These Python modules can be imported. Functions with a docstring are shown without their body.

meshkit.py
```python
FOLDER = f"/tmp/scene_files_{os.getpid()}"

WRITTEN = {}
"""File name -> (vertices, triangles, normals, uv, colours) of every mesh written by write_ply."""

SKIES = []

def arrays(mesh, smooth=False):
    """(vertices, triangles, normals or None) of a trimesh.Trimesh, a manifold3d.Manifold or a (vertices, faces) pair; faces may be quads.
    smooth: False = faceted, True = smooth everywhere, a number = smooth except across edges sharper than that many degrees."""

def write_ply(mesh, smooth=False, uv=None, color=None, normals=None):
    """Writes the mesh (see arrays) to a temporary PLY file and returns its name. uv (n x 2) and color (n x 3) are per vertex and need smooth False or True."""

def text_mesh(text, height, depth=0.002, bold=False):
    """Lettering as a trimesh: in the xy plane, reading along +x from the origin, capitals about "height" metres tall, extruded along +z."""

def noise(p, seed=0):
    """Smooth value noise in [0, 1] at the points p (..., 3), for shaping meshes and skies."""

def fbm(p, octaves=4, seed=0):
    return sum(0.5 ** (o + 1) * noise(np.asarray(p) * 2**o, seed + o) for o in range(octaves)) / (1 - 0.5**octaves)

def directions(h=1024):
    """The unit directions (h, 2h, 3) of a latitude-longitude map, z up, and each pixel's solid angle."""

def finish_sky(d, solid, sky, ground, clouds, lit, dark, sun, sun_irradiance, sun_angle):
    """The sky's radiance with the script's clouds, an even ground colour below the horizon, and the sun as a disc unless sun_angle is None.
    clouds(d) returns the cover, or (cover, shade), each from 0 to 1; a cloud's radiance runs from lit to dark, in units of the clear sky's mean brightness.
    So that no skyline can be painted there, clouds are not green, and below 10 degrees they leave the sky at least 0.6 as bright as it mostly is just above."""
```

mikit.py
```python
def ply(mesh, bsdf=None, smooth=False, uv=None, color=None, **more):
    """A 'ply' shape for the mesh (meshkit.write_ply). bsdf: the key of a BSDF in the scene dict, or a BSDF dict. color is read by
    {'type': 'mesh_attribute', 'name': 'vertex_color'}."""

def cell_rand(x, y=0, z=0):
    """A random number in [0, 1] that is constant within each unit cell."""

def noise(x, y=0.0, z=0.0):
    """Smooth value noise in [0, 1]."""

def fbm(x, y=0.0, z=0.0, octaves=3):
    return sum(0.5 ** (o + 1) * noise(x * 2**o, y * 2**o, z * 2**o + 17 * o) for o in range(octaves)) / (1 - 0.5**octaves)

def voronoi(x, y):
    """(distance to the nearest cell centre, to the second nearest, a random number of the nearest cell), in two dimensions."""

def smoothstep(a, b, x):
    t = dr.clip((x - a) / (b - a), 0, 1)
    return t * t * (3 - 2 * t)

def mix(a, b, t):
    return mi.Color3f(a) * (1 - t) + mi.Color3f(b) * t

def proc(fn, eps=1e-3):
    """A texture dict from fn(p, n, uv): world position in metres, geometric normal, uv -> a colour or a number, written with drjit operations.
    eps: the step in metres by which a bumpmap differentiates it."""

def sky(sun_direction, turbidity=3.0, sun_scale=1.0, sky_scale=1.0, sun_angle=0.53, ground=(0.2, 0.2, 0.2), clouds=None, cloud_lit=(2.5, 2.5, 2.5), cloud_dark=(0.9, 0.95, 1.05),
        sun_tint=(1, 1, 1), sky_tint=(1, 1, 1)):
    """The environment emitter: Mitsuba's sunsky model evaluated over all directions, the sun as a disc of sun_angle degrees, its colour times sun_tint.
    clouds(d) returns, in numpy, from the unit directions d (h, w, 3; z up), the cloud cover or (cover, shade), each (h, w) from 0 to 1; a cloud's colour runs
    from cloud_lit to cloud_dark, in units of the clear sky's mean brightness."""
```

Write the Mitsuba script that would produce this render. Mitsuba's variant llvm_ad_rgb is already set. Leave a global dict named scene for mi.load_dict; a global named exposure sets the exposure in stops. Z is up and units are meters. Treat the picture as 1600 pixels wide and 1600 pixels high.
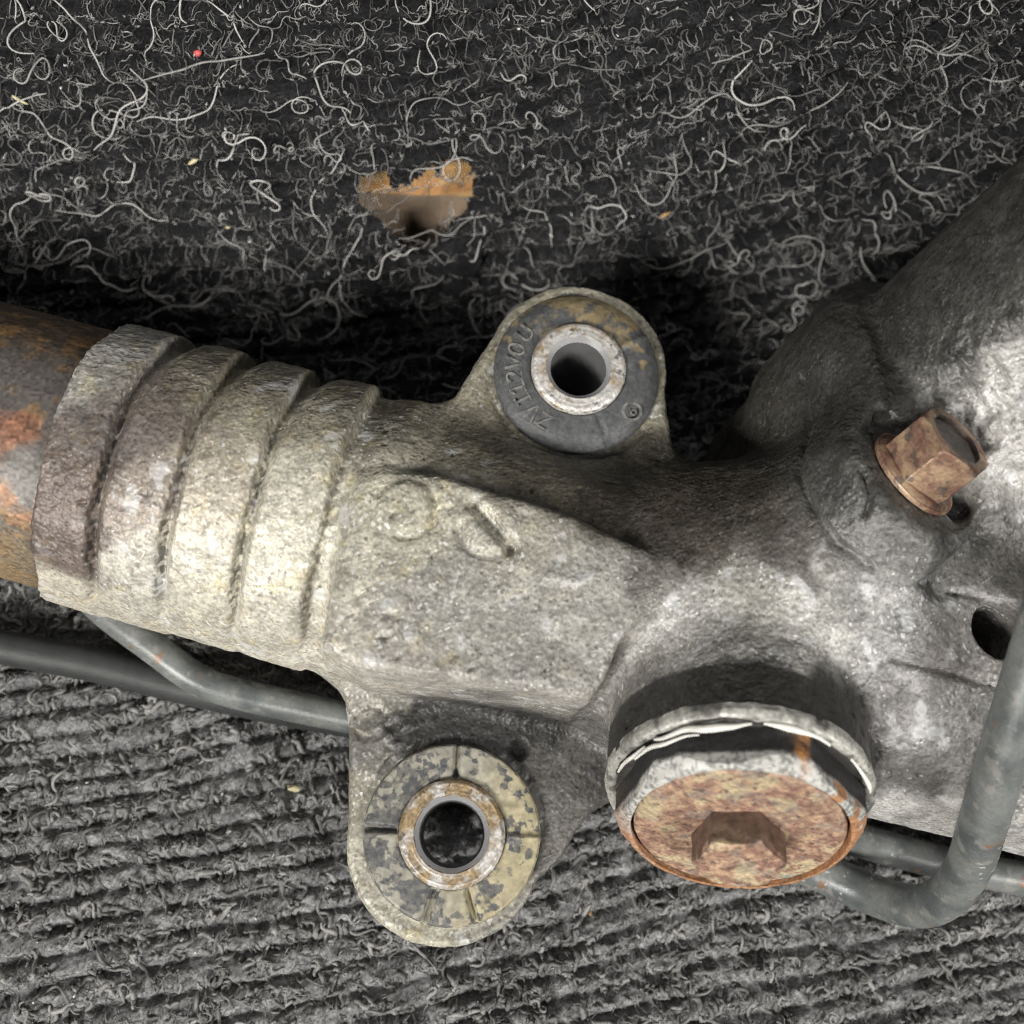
import math
import numpy as np, trimesh, manifold3d, drjit as dr, mitsuba as mi
from scipy.spatial import cKDTree
from scipy.ndimage import map_coordinates, gaussian_filter
from scipy.interpolate import CubicSpline
import mikit, meshkit
from mikit import noise, fbm, smoothstep, mix

# Everything is designed in millimetres and written in metres.
MM = 0.001
T = mi.ScalarTransform4f
scene, labels = {}, {}
rng = np.random.default_rng(7)

# ------------------------------------------------------------------ camera
F = 1797.0                                    # focal length in pixels of a 1600 px wide picture
down = np.array([-150., -550., -F]); down /= np.linalg.norm(down)
_z = -down
_x = np.array([1., 0, 0]); _x -= (_x @ _z) * _z; _x /= np.linalg.norm(_x)
R = np.stack([_x, np.cross(_z, _x), _z])       # camera axes -> world axes (z up)
fwd, up = R @ [0, 0, -1.], R @ [0, 1., 0]
EYE = np.array([0, 0, 35.]) - fwd * 219.0
exposure = 0.0
scene['camera'] = {
    'type': 'thinlens', 'fov': 2 * math.degrees(math.atan(800 / F)), 'fov_axis': 'x',
    'aperture_radius': 1.45 * MM, 'focus_distance': 203 * MM, 'near_clip': 0.02, 'far_clip': 10.0,
    'to_world': T().look_at(origin=(EYE * MM).tolist(), target=((EYE + fwd * 200) * MM).tolist(), up=up.tolist())}

# ------------------------------------------------------------------ light: the workshop's ceiling lamps, with one overhead added as fill
def lamp(name, pos, target, w, h, power, col, label):
    d = np.array(target, float) - pos
    scene[name] = {'type': 'rectangle', 'to_world': T().look_at(origin=list(pos), target=list(target), up=[0.1, 1, 0.2]).scale([w / 2, h / 2, 1]),
                   'bsdf': {'type': 'diffuse', 'reflectance': {'type': 'rgb', 'value': 0.5}},
                   'emitter': {'type': 'area', 'radiance': {'type': 'rgb', 'value': [power * c for c in col]}}}
    labels[name] = {'label': label, 'category': 'lamp'}
lamp('ceiling_lamp', (-0.62, -0.74, 0.80), (0, 0, 0), 0.42, 0.28, 50.0, (1, 0.975, 0.925), 'ceiling lamp panel hanging over the near left side')
lamp('ceiling_lamp_001', (0.62, -0.64, 0.70), (0, 0, 0), 0.30, 0.26, 34.0, (1, 0.975, 0.93), 'ceiling lamp panel hanging over the right side')
lamp('ceiling_lamp_002', (-0.10, 0.05, 1.3), (0, 0.05, 0), 0.35, 0.35, 3.0, (0.97, 0.98, 1.0), 'added fill light panel straight overhead')  # added panel, stands in for ambient light

# ------------------------------------------------------------------ helpers
def P(px, py, z):
    """The point at height z (mm) that the photograph shows at this pixel: used to take measurements."""
    r = R @ np.array([(px - 800) / F, (800 - py) / F, -1.])
    return EYE + r * ((z - EYE[2]) / r[2])

def add(key, mesh, bsdf, smooth=35, color=None):
    if isinstance(mesh, trimesh.Trimesh):
        v, f = np.asarray(mesh.vertices), np.asarray(mesh.faces)
    elif hasattr(mesh, 'to_mesh'):
        m = mesh.to_mesh(); v, f = m.vert_properties[:, :3], m.tri_verts
    else:
        v, f = mesh
    scene[key] = mikit.ply(trimesh.Trimesh(np.asarray(v) * MM, f, process=False), bsdf, smooth=smooth, color=color)

def unit(v):
    v = np.asarray(v, float); return v / np.linalg.norm(v)

def frame(axis, xref=(1, 0, 0)):
    """4x4 whose z is the axis and whose x lies towards xref."""
    z = unit(axis); x = np.array(xref, float); x = unit(x - (x @ z) * z)
    m = np.eye(4); m[:3, 0], m[:3, 1], m[:3, 2] = x, np.cross(z, x), z
    return m

def place(mesh, origin, axis=(0, 0, 1), xref=(1, 0, 0)):
    m = frame(axis, xref); m[:3, 3] = origin
    return mesh.copy().apply_transform(m)

def man(mesh):
    return manifold3d.Manifold(manifold3d.Mesh(np.asarray(mesh.vertices, np.float32), np.asarray(mesh.faces, np.uint32)))

def tri(m):
    q = m.to_mesh(); return trimesh.Trimesh(q.vert_properties[:, :3], q.tri_verts, process=True)

def tube(pts, radius, sides=20, step=1.0, cap=True):
    """A swept round tube along a smooth path through pts (rotation-minimising frames)."""
    pts = np.asarray(pts, float)
    d = np.r_[0, np.cumsum(np.linalg.norm(np.diff(pts, axis=0), axis=1))]
    c = CubicSpline(d, pts)
    n = max(4, int(d[-1] / step)); s = np.linspace(0, d[-1], n)
    p = c(s); t = c(s, 1); t /= np.linalg.norm(t, axis=1, keepdims=True)
    ref = np.array([0, 0, 1.]) if abs(t[0, 2]) < .9 else np.array([1., 0, 0])
    a = unit(ref - (ref @ t[0]) * t[0]); A = [a]
    for i in range(1, n):
        a = unit(a - (a @ t[i]) * t[i]); A.append(a)
    A = np.array(A); B = np.cross(t, A)
    ang = np.linspace(0, 2 * np.pi, sides, endpoint=False)
    rad = np.broadcast_to(radius, (n,)) if np.ndim(radius) < 1 else np.interp(np.linspace(0, 1, n), np.linspace(0, 1, len(radius)), radius)
    v = p[:, None] + rad[:, None, None] * (np.cos(ang)[None, :, None] * A[:, None] + np.sin(ang)[None, :, None] * B[:, None])
    v = v.reshape(-1, 3)
    i, j = np.meshgrid(np.arange(n - 1), np.arange(sides), indexing='ij')
    q = np.stack([i * sides + j, i * sides + (j + 1) % sides, (i + 1) * sides + (j + 1) % sides, (i + 1) * sides + j], -1).reshape(-1, 4)
    f = np.vstack([q[:, [0, 1, 2]], q[:, [0, 2, 3]]])
    if cap:
        k = np.arange(sides)
        f = np.vstack([f, np.stack([np.full(sides, len(v)), (k + 1) % sides, k], 1), np.stack([np.full(sides, len(v) + 1), (n - 1) * sides + k, (n - 1) * sides + (k + 1) % sides], 1)])
        v = np.vstack([v, p[:1], p[-1:]])
    return trimesh.Trimesh(v, f, process=False)

def polar(profile, nt=360, bump=None):
    """A ring: profile is [(r, z), ...]; bump(theta, r, z) -> (dr, dz) shapes it round the axis. Closed profile."""
    pr = np.asarray(profile, float)
    th = np.linspace(0, 2 * np.pi, nt, endpoint=False)
    r, z, t = np.broadcast_to(pr[:, 0], (nt, len(pr))).copy(), np.broadcast_to(pr[:, 1], (nt, len(pr))).copy(), np.broadcast_to(th[:, None], (nt, len(pr)))
    if bump is not None:
        a, b = bump(t, r, z); r, z = r + a, z + b
    v = np.stack([r * np.cos(t), r * np.sin(t), z], -1).reshape(-1, 3)
    m = len(pr)
    i, j = np.meshgrid(np.arange(nt), np.arange(m), indexing='ij')
    i2, j2 = (i + 1) % nt, (j + 1) % m
    q = np.stack([i * m + j, i2 * m + j, i2 * m + j2, i * m + j2], -1).reshape(-1, 4)
    return trimesh.Trimesh(v, np.vstack([q[:, [0, 1, 2]], q[:, [0, 2, 3]]]), process=False)

def dense(profile, step=0.35):
    """Closed polyline resampled, corners kept."""
    p = np.asarray(profile, float); out = []
    for a, b in zip(p, np.roll(p, -1, 0)):
        k = max(1, int(np.linalg.norm(b - a) / step))
        out += [a + (b - a) * i / k for i in range(k)]
    return np.array(out)

# ------------------------------------------------------------------ the rack's main lines
A1 = np.array([-29.4, -3.87, 32.0])                 # a point of the rack's axis
U = np.array([.970, -.243, 0]); V = np.array([.243, .970, 0])
def s_of(p): return (np.asarray(p) - A1) @ U
TW = unit([.486, .382, .788])                        # pinion tower's axis
BOLT = P(1425, 742, 64)                              # seat of the flange bolt
TW_V = unit(np.array([-.62, -.49, .616]))
TW_M = unit([-.62, .79, 0])
TW0 = BOLT - 35.5 * TW_V - TW * 22 + 4.5 * TW_M                     # a point low on the tower's axis
PL = unit([-.15, -.868, .475])                         # plug's outward axis
PLUG = P(1155, 1300, 55)                             # centre of the plug's face
BU = P(905, 573, 46.6); BL = P(706, 1303, 33)          # bushing centres (top of their sleeves)
ZU, ZL = 42.0, 29.0                                  # lug faces

# ------------------------------------------------------------------ cast housing as a signed distance field, meshed by surface nets
H = 0.55
LO, HI = np.array([-92., -92., 2.]), np.array([140., 75., 128.])
NX = np.ceil((HI - LO) / H).astype(int)
GX = [LO[k] + H * np.arange(NX[k], dtype=np.float32) for k in range(3)]
D = np.full(NX, 30., np.float32)

def region(lo, hi, pad=9):
    i0 = np.clip(np.floor((np.asarray(lo) - pad - LO) / H).astype(int), 0, NX)
    i1 = np.clip(np.ceil((np.asarray(hi) + pad - LO) / H).astype(int) + 1, 0, NX)
    sl = tuple(slice(a, b) for a, b in zip(i0, i1))
    X, Y, Z = GX[0][sl[0]][:, None, None], GX[1][sl[1]][None, :, None], GX[2][sl[2]][None, None, :]
    return sl, X, Y, Z

def smin(a, b, k):
    h = np.maximum(k - np.abs(a - b), 0) / k
    return np.minimum(a, b) - h * h * (k * 0.25)

def join(fn, lo, hi, k, pad=9):
    sl, X, Y, Z = region(lo, hi, max(pad, k + 1))
    D[sl] = smin(D[sl], fn(X, Y, Z).astype(np.float32), k)

def cut(fn, lo, hi, k=1.0):
    sl, X, Y, Z = region(lo, hi, 3)
    D[sl] = -smin(-D[sl], fn(X, Y, Z).astype(np.float32), k)

def cyl(p0, axis, r0, r1, length, rnd=1.5):
    """Cylinder from p0 along axis, radius r0 -> r1, edges rounded."""
    p0 = np.asarray(p0, float); ax = unit(axis)
    def fn(X, Y, Z):
        x, y, z = X - p0[0], Y - p0[1], Z - p0[2]
        h = x * ax[0] + y * ax[1] + z * ax[2]
        rr = np.sqrt(np.maximum(x * x + y * y + z * z - h * h, 0))
        r = r0 + (r1 - r0) * np.clip(h / length, 0, 1)
        a, b = rr - r + rnd, np.abs(h - length / 2) - length / 2 + rnd
        return np.minimum(np.maximum(a, b), 0) + np.sqrt(np.maximum(a, 0) ** 2 + np.maximum(b, 0) ** 2) - rnd
    e = np.array([p0, p0 + ax * length]); m = max(r0, r1)
    return fn, e.min(0) - m, e.max(0) + m

def capsule(a, b, r, r2=None):
    a, b = np.asarray(a, float), np.asarray(b, float); ba = b - a; L2 = ba @ ba; r2 = r if r2 is None else r2
    def fn(X, Y, Z):
        x, y, z = X - a[0], Y - a[1], Z - a[2]
        h = np.clip((x * ba[0] + y * ba[1] + z * ba[2]) / L2, 0, 1)
        return np.sqrt((x - h * ba[0]) ** 2 + (y - h * ba[1]) ** 2 + (z - h * ba[2]) ** 2) - (r + (r2 - r) * h)
    return fn, np.minimum(a, b) - max(r, r2), np.maximum(a, b) + max(r, r2)

def prism(poly, z0, z1, rnd=1.5, slope=(0, 0)):
    """Upright prism over a polygon (n x 2), edges rounded; its top may slope."""
    poly = np.asarray(poly, float)
    def fn(X, Y, Z):
        x, y = (X + 0 * Y)[..., 0], (Y + 0 * X)[..., 0]
        d = np.full(x.shape, 1e9); inside = np.zeros(x.shape, bool)
        for (ax, ay), (bx, by) in zip(poly, np.roll(poly, -1, 0)):
            ex, ey = bx - ax, by - ay; wx, wy = x - ax, y - ay
            h = np.clip((wx * ex + wy * ey) / (ex * ex + ey * ey), 0, 1)
            d = np.minimum(d, (wx - ex * h) ** 2 + (wy - ey * h) ** 2)
            inside ^= ((ay > y) != (by > y)) & (x < (bx - ax) * (y - ay) / (by - ay + 1e-12) + ax)
        d = np.where(inside, -1, 1) * np.sqrt(d)
        c = poly.mean(0)
        a = (d + rnd)[..., None]
        zt = (z1 + slope[0] * (x - c[0]) + slope[1] * (y - c[1]))[..., None]
        b = np.maximum(Z - zt, z0 - Z) + rnd
        return np.minimum(np.maximum(a, b), 0) + np.sqrt(np.maximum(a, 0) ** 2 + np.maximum(b, 0) ** 2) - rnd
    return fn, np.r_[poly.min(0), z0], np.r_[poly.max(0), z1 + 3]

def pix(points, z): return np.array([P(x, y, z)[:2] for x, y in points])

S0 = -50.5                                           # where the casting begins on the steel tube
LIPS = [-40.5, -28.2, -15.2, -2.6]                   # ends of the raised bands
def barrel(X, Y, Z):
    x, y, z = X - A1[0], Y - A1[1], Z - A1[2]
    s = x * U[0] + y * U[1]; v = x * V[0] + y * V[1]
    rr = np.sqrt(v * v + z * z) + 0 * s
    ang = np.arctan2(v, z)                            # 0 on top, + towards the far side
    s = s + 0.35 * np.sin(3.1 * ang + 1) + 0.25 * np.sin(7.3 * ang) + 0 * z
    r = 27.2 - 2.2 * np.clip((s - 40) / 20, 0, 1) + 0 * s
    r = np.where((s > 2) & (s < 70), r - 2.9 * np.clip((s - 3) / 9, 0, 1) * np.clip((70 - s) / 10, 0, 1), r)
    depth = 2.0 + 1.2 * np.clip(np.sin(ang - .15), 0, 1) ** 1.5 - 1.8 * np.clip((-ang - .9) / .5, 0, 1)
    for i, l in enumerate(LIPS[:-1]):
        t = s - l
        width = 1.5 + 4.0 * np.clip(np.sin(ang) + .15, 0, 1)
        fall = np.clip((t + 0.6) / 1.0, 0, 1); rise = np.clip((t - 0.5) / width, 0, 1)
        r = r - depth * (fall * fall * (3 - 2 * fall)) * (1 - rise * rise * (3 - 2 * rise))
        crest = np.clip((t + 11) / 9, 0, 1) * (t < 0.4)
        r = r + 0.25 * crest * (1 - fall)
    t = s - LIPS[-1]
    r = r - depth * .85 * np.clip((t + .7) / 1.3, 0, 1) * np.clip(1 - (t - 3) / 5, 0, 1) + .5 * np.clip((t + 11) / 9, 0, 1) * (t < .3)
    a, b = rr - r, np.maximum(S0 + 0.25 * np.sin(9 * ang) - s, s - 190)
    return np.maximum(a * .93, b + 0 * a)
join(barrel, [-100, -80, 2], [150, 40, 62], 0.6)

# raised pad on the body
pad = pix([(560, 742), (610, 732), (700, 742), (760, 764), (830, 782), (900, 804), (980, 845), (1046, 886), (1012, 940), (968, 1004), (946, 1060), (920, 1098), (820, 1078), (700, 1064), (560, 1046), (500, 1010), (520, 900), (540, 800)], 59)
join(*prism(pad, 32, 59.4, 2.0), 2.2)
# lugs
cu = P(905, 572, ZU)[:2]; th = np.radians(np.arange(-8, 158, 7))
up_poly = np.vstack([pix([(1130, 930), (1200, 830), (1075, 745), (1057, 722), (1050, 680), (1040, 610)], ZU), cu + 17.4 * np.c_[np.cos(th), np.sin(th)], pix([(772, 524), (742, 568), (712, 620), (684, 640), (648, 648), (600, 640), (560, 700), (700, 800)], ZU)])
join(*prism(up_poly, 25, ZU, 1.2, slope=(-.02, .0)), 6.0)
cl = P(697, 1318, ZL)[:2]; th = np.radians(np.arange(-182, -20, 7))
lo_poly = np.vstack([pix([(500, 1000), (522, 1062), (540, 1094), (546, 1150), (545, 1250)], ZL), cl + 17.6 * np.c_[np.cos(th), np.sin(th)], pix([(878, 1340), (905, 1290), (930, 1264), (985, 1240), (1060, 1150), (960, 1000)], ZL)])
join(*prism(lo_poly, 17, ZL, 1.2), 4.5)
# pinion housing, tower and the boss of the flange bolt
join(*capsule(A1 + 66 * U, A1 + 140 * U, 25.5), 6)
join(*capsule(A1 + 72 * U + [0, 2, 1], A1 + 112 * U + [0, 6, 0], 28.5, 27), 8)
join(*cyl(TW0 - TW * 22, TW, 28, 31.8, 50, 6), 10)
join(*cyl(TW0 - TW * 2, TW, 31.6, 31.8, 27, 5), 5)
join(*cyl(TW0 + TW * 24, TW, 27.0, 26.0, 110, 2), 2)
join(*cyl(BOLT - TW * 46, TW, 17.5, 14.5, 45.5, 2.5), 12)
join(*cyl(BOLT - TW * 20, TW, 12.5, 11.2, 20, 1.0), 2)
# boss of the adjuster plug
RIM = PLUG - PL * 7.0
join(*cyl(RIM - PL * 32, PL, 22.0, 21.8, 32, 0.8), 2.2)
# lower lip of the body at the right
join(*capsule(P(1376, 1246, 33), P(1640, 1316, 33), 2.4), 2)
# holes
for c, zt in ((BU, ZU), (BL, ZL)):
    cut(*cyl([c[0], c[1], 0], (0, 0, 1), 11.9, 11.9, 80, 0.2), 0.8)
    cut(*cyl([c[0], c[1], zt], (0, -.06 if zt > 40 else 0, 1), 17.0, 18.5, 40, 0.2), 1.2)
cut(*cyl(BOLT + TW * .1, TW, 11.4, 12.0, 60, .3), 2.0)
def surf(px, py):
    """The housing's point seen at this pixel (to measure where marks and tints lie)."""
    r = R @ np.array([(px - 800) / F, (800 - py) / F, -1.])
    t = np.linspace(90, 262, 1400); q = EYE + r * t[:, None]
    d = map_coordinates(D, ((q - LO) / H).T, order=1, mode='nearest')
    k = int(np.argmax(d < 0)); return q[max(k, 0)] if d.min() < 0 else q[-1]

inward = lambda q: unit(np.asarray(q) - EYE)
q = surf(1497, 796); cut(*capsule(q - 2 * inward(q), q + 5 * inward(q), 2.0), 2.0)
q = surf(1556, 980); cut(*capsule(q + [1.0, 0, 4], q + [2.0, -1.5, -26], 5.0), 1.2)
q = surf(1378, 649); cut(*capsule(q - [1.6, 0, .6], q + [1.6, 0, -.6], .75), .4)
q0, q1 = surf(1548, 826), surf(1476, 910); cut(*capsule(q0, q1, 2.0), 3)

def surf_line(points, step=0.3):
    pts = np.array([surf(x, y) for x, y in points]); out = []
    for a, b in zip(pts[:-1], pts[1:]):
        n = max(1, int(np.linalg.norm(b - a) / step)); out += [a + (b - a) * i / n for i in range(n)]
    return np.array(out + [pts[-1]])

def circ(cx, cy, rx, ry, a0, a1, n=24):
    t = np.radians(np.linspace(a0, a1, n)); return np.c_[cx + rx * np.cos(t), cy - ry * np.sin(t)]

def nets(D):
    S = D < 0
    c = [S[a:NX[0] - 1 + a, b:NX[1] - 1 + b, e:NX[2] - 1 + e] for a in (0, 1) for b in (0, 1) for e in (0, 1)]
    n = sum(x.astype(np.int8) for x in c); I = np.argwhere((n > 0) & (n < 8))
    idx = np.full(tuple(NX - 1), -1, np.int32); idx[tuple(I.T)] = np.arange(len(I))
    acc, cnt = np.zeros((len(I), 3)), np.zeros(len(I))
    cor = [(a, b, e) for a in (0, 1) for b in (0, 1) for e in (0, 1)]
    val = {q: D[I[:, 0] + q[0], I[:, 1] + q[1], I[:, 2] + q[2]] for q in cor}
    for q in cor:
        for k in range(3):
            if q[k] == 0:
                w = list(q); w[k] = 1; a, b = val[q], val[tuple(w)]
                m = (a < 0) != (b < 0); t = np.where(m, a / np.where(m, a - b, 1), 0)
                p = np.array(q, float)[None] + np.eye(3)[k] * t[:, None]
                acc[m] += p[m]; cnt[m] += 1
    v = LO + H * (I + acc / cnt[:, None]); faces = []
    for k in range(3):
        sl0, sl1 = [slice(None)] * 3, [slice(None)] * 3
        sl0[k], sl1[k] = slice(0, -1), slice(1, None)
        a, b = S[tuple(sl0)], S[tuple(sl1)]
        E = np.argwhere(a != b); o = [i for i in range(3) if i != k]
        E = E[(E[:, o[0]] > 0) & (E[:, o[1]] > 0) & (E[:, o[0]] < NX[o[0]] - 1) & (E[:, o[1]] < NX[o[1]] - 1)]
        flip = a[tuple(E.T)] if k != 1 else ~a[tuple(E.T)]
        def at(da, db):
            q = E.copy(); q[:, o[0]] -= da; q[:, o[1]] -= db; return idx[tuple(q.T)]
        q = np.stack([at(1, 1), at(0, 1), at(0, 0), at(1, 0)], 1)
        q[~flip] = q[~flip][:, ::-1]; faces.append(q[(q >= 0).all(1)])
    q = np.vstack(faces)
    return v, np.vstack([q[:, [0, 1, 2]], q[:, [0, 2, 3]]])

hv, hf = nets(D)
def normals(v, f):
    n = np.zeros_like(v); fn = np.cross(v[f[:, 1]] - v[f[:, 0]], v[f[:, 2]] - v[f[:, 0]])
    for k in range(3): np.add.at(n, f[:, k], fn)
    return n / np.maximum(np.linalg.norm(n, axis=1, keepdims=True), 1e-12)
hn = normals(hv, hf)
# relief of the casting: waviness, grit, cast lines, ejector marks, scars
disp = 0.50 * (meshkit.fbm(hv / 9, 3, 1) - .5) + 0.36 * (meshkit.fbm(hv / 2.6, 3, 2) - .5) + .20 * (meshkit.noise(hv / 1.15, 3) - .5)
rough = np.exp(-(((hv - surf(1560, 630)) / 16) ** 2).sum(1))
crumbs = np.exp(-(((hv - surf(618, 1152)) / 5) ** 2).sum(1))
disp += crumbs * 2.6 * np.clip(meshkit.fbm(hv / 1.6, 3, 6) - .45, 0, 1) * 2
disp += rough * 2.6 * (meshkit.fbm(hv / 2.6, 3, 5) - .47)
pits = meshkit.noise(hv / 1.7, 11); disp -= 0.9 * np.clip(pits - .86, 0, 1) / .14 * (meshkit.noise(hv / 14, 12) > .45)
def line(points, depth, w):
    global disp
    d, _ = cKDTree(surf_line(points)).query(hv, distance_upper_bound=4 * w + 1)
    disp = disp - np.where(np.isfinite(d), depth * np.exp(-(np.where(np.isfinite(d), d, 9) / w) ** 2), 0)
def disc(px, py, r, h):
    global disp
    d = np.linalg.norm(hv - surf(px, py), axis=1); t = np.clip((r - d) / .8 + .5, 0, 1); disp = disp + h * t
line([(1252, 590), (1262, 650), (1250, 740), (1266, 790), (1310, 850), (1362, 886)], 1.5, .65)
line(circ(1315, 770, 43, 55, 40, -35), 1.3, .6)
line([(1396, 1028), (1440, 1040), (1500, 1054), (1570, 1078)], 1.2, .6)
line([(1440, 912), (1500, 926), (1590, 946)], .8, .6)
line([(1350, 520), (1372, 590), (1378, 640)], -.7, 1.3)
line([(720, 1078), (770, 1088), (800, 1096)], .8, .6)
line(circ(636, 796, 43, 40, -110, 30), 1.4, .65); line(circ(764, 826, 45, 42, 170, 320), 1.1, .65)
line([(740, 788), (800, 856)], 2.0, .95)
line([(728, 800), (786, 864)], -.45, .6)
disc(636, 796, 4.8, .85); disc(764, 826, 5.0, .5)
line(circ(579, 1130, 27, 27, -10, 160), .7, .55); line(circ(579, 1130, 27, 27, 190, 250), .6, .5)
disc(579, 1130, 3.0, -.35); disc(810, 1172, 1.6, -2.2)
line(circ(895, 890, 40, 18, 200, 340), -.5, .9)
line([(1488, 560), (1520, 610), (1545, 650)], .9, .6); line([(1545, 560), (1570, 600)], 1.2, .8)
line([(1372, 648), (1395, 650)], 2.0, .8)
hv = hv + hn * disp[:, None]

# ------------------------------------------------------------------ materials
def rgb(*c): return {'type': 'rgb', 'value': list(c)}
def bsdf(key, base, rough=.6, metal=0.0, bump=None, bump_scale=1.0, spec=.5, eps=1.5e-4, **more):
    d = {'type': 'principled', 'base_color': base if isinstance(base, dict) else rgb(*base), 'roughness': rough, 'metallic': metal, 'specular': spec, **more}
    if bump is not None:
        d = {'type': 'bumpmap', 'arbitrary': mikit.proc(bump, eps), 'scale': bump_scale, 'bsdf': d}
    scene[key] = {'type': 'twosided', 'bsdf': d}

def q_(p): return p.x * 1000.0, p.y * 1000.0, p.z * 1000.0   # metres -> mm

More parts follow.
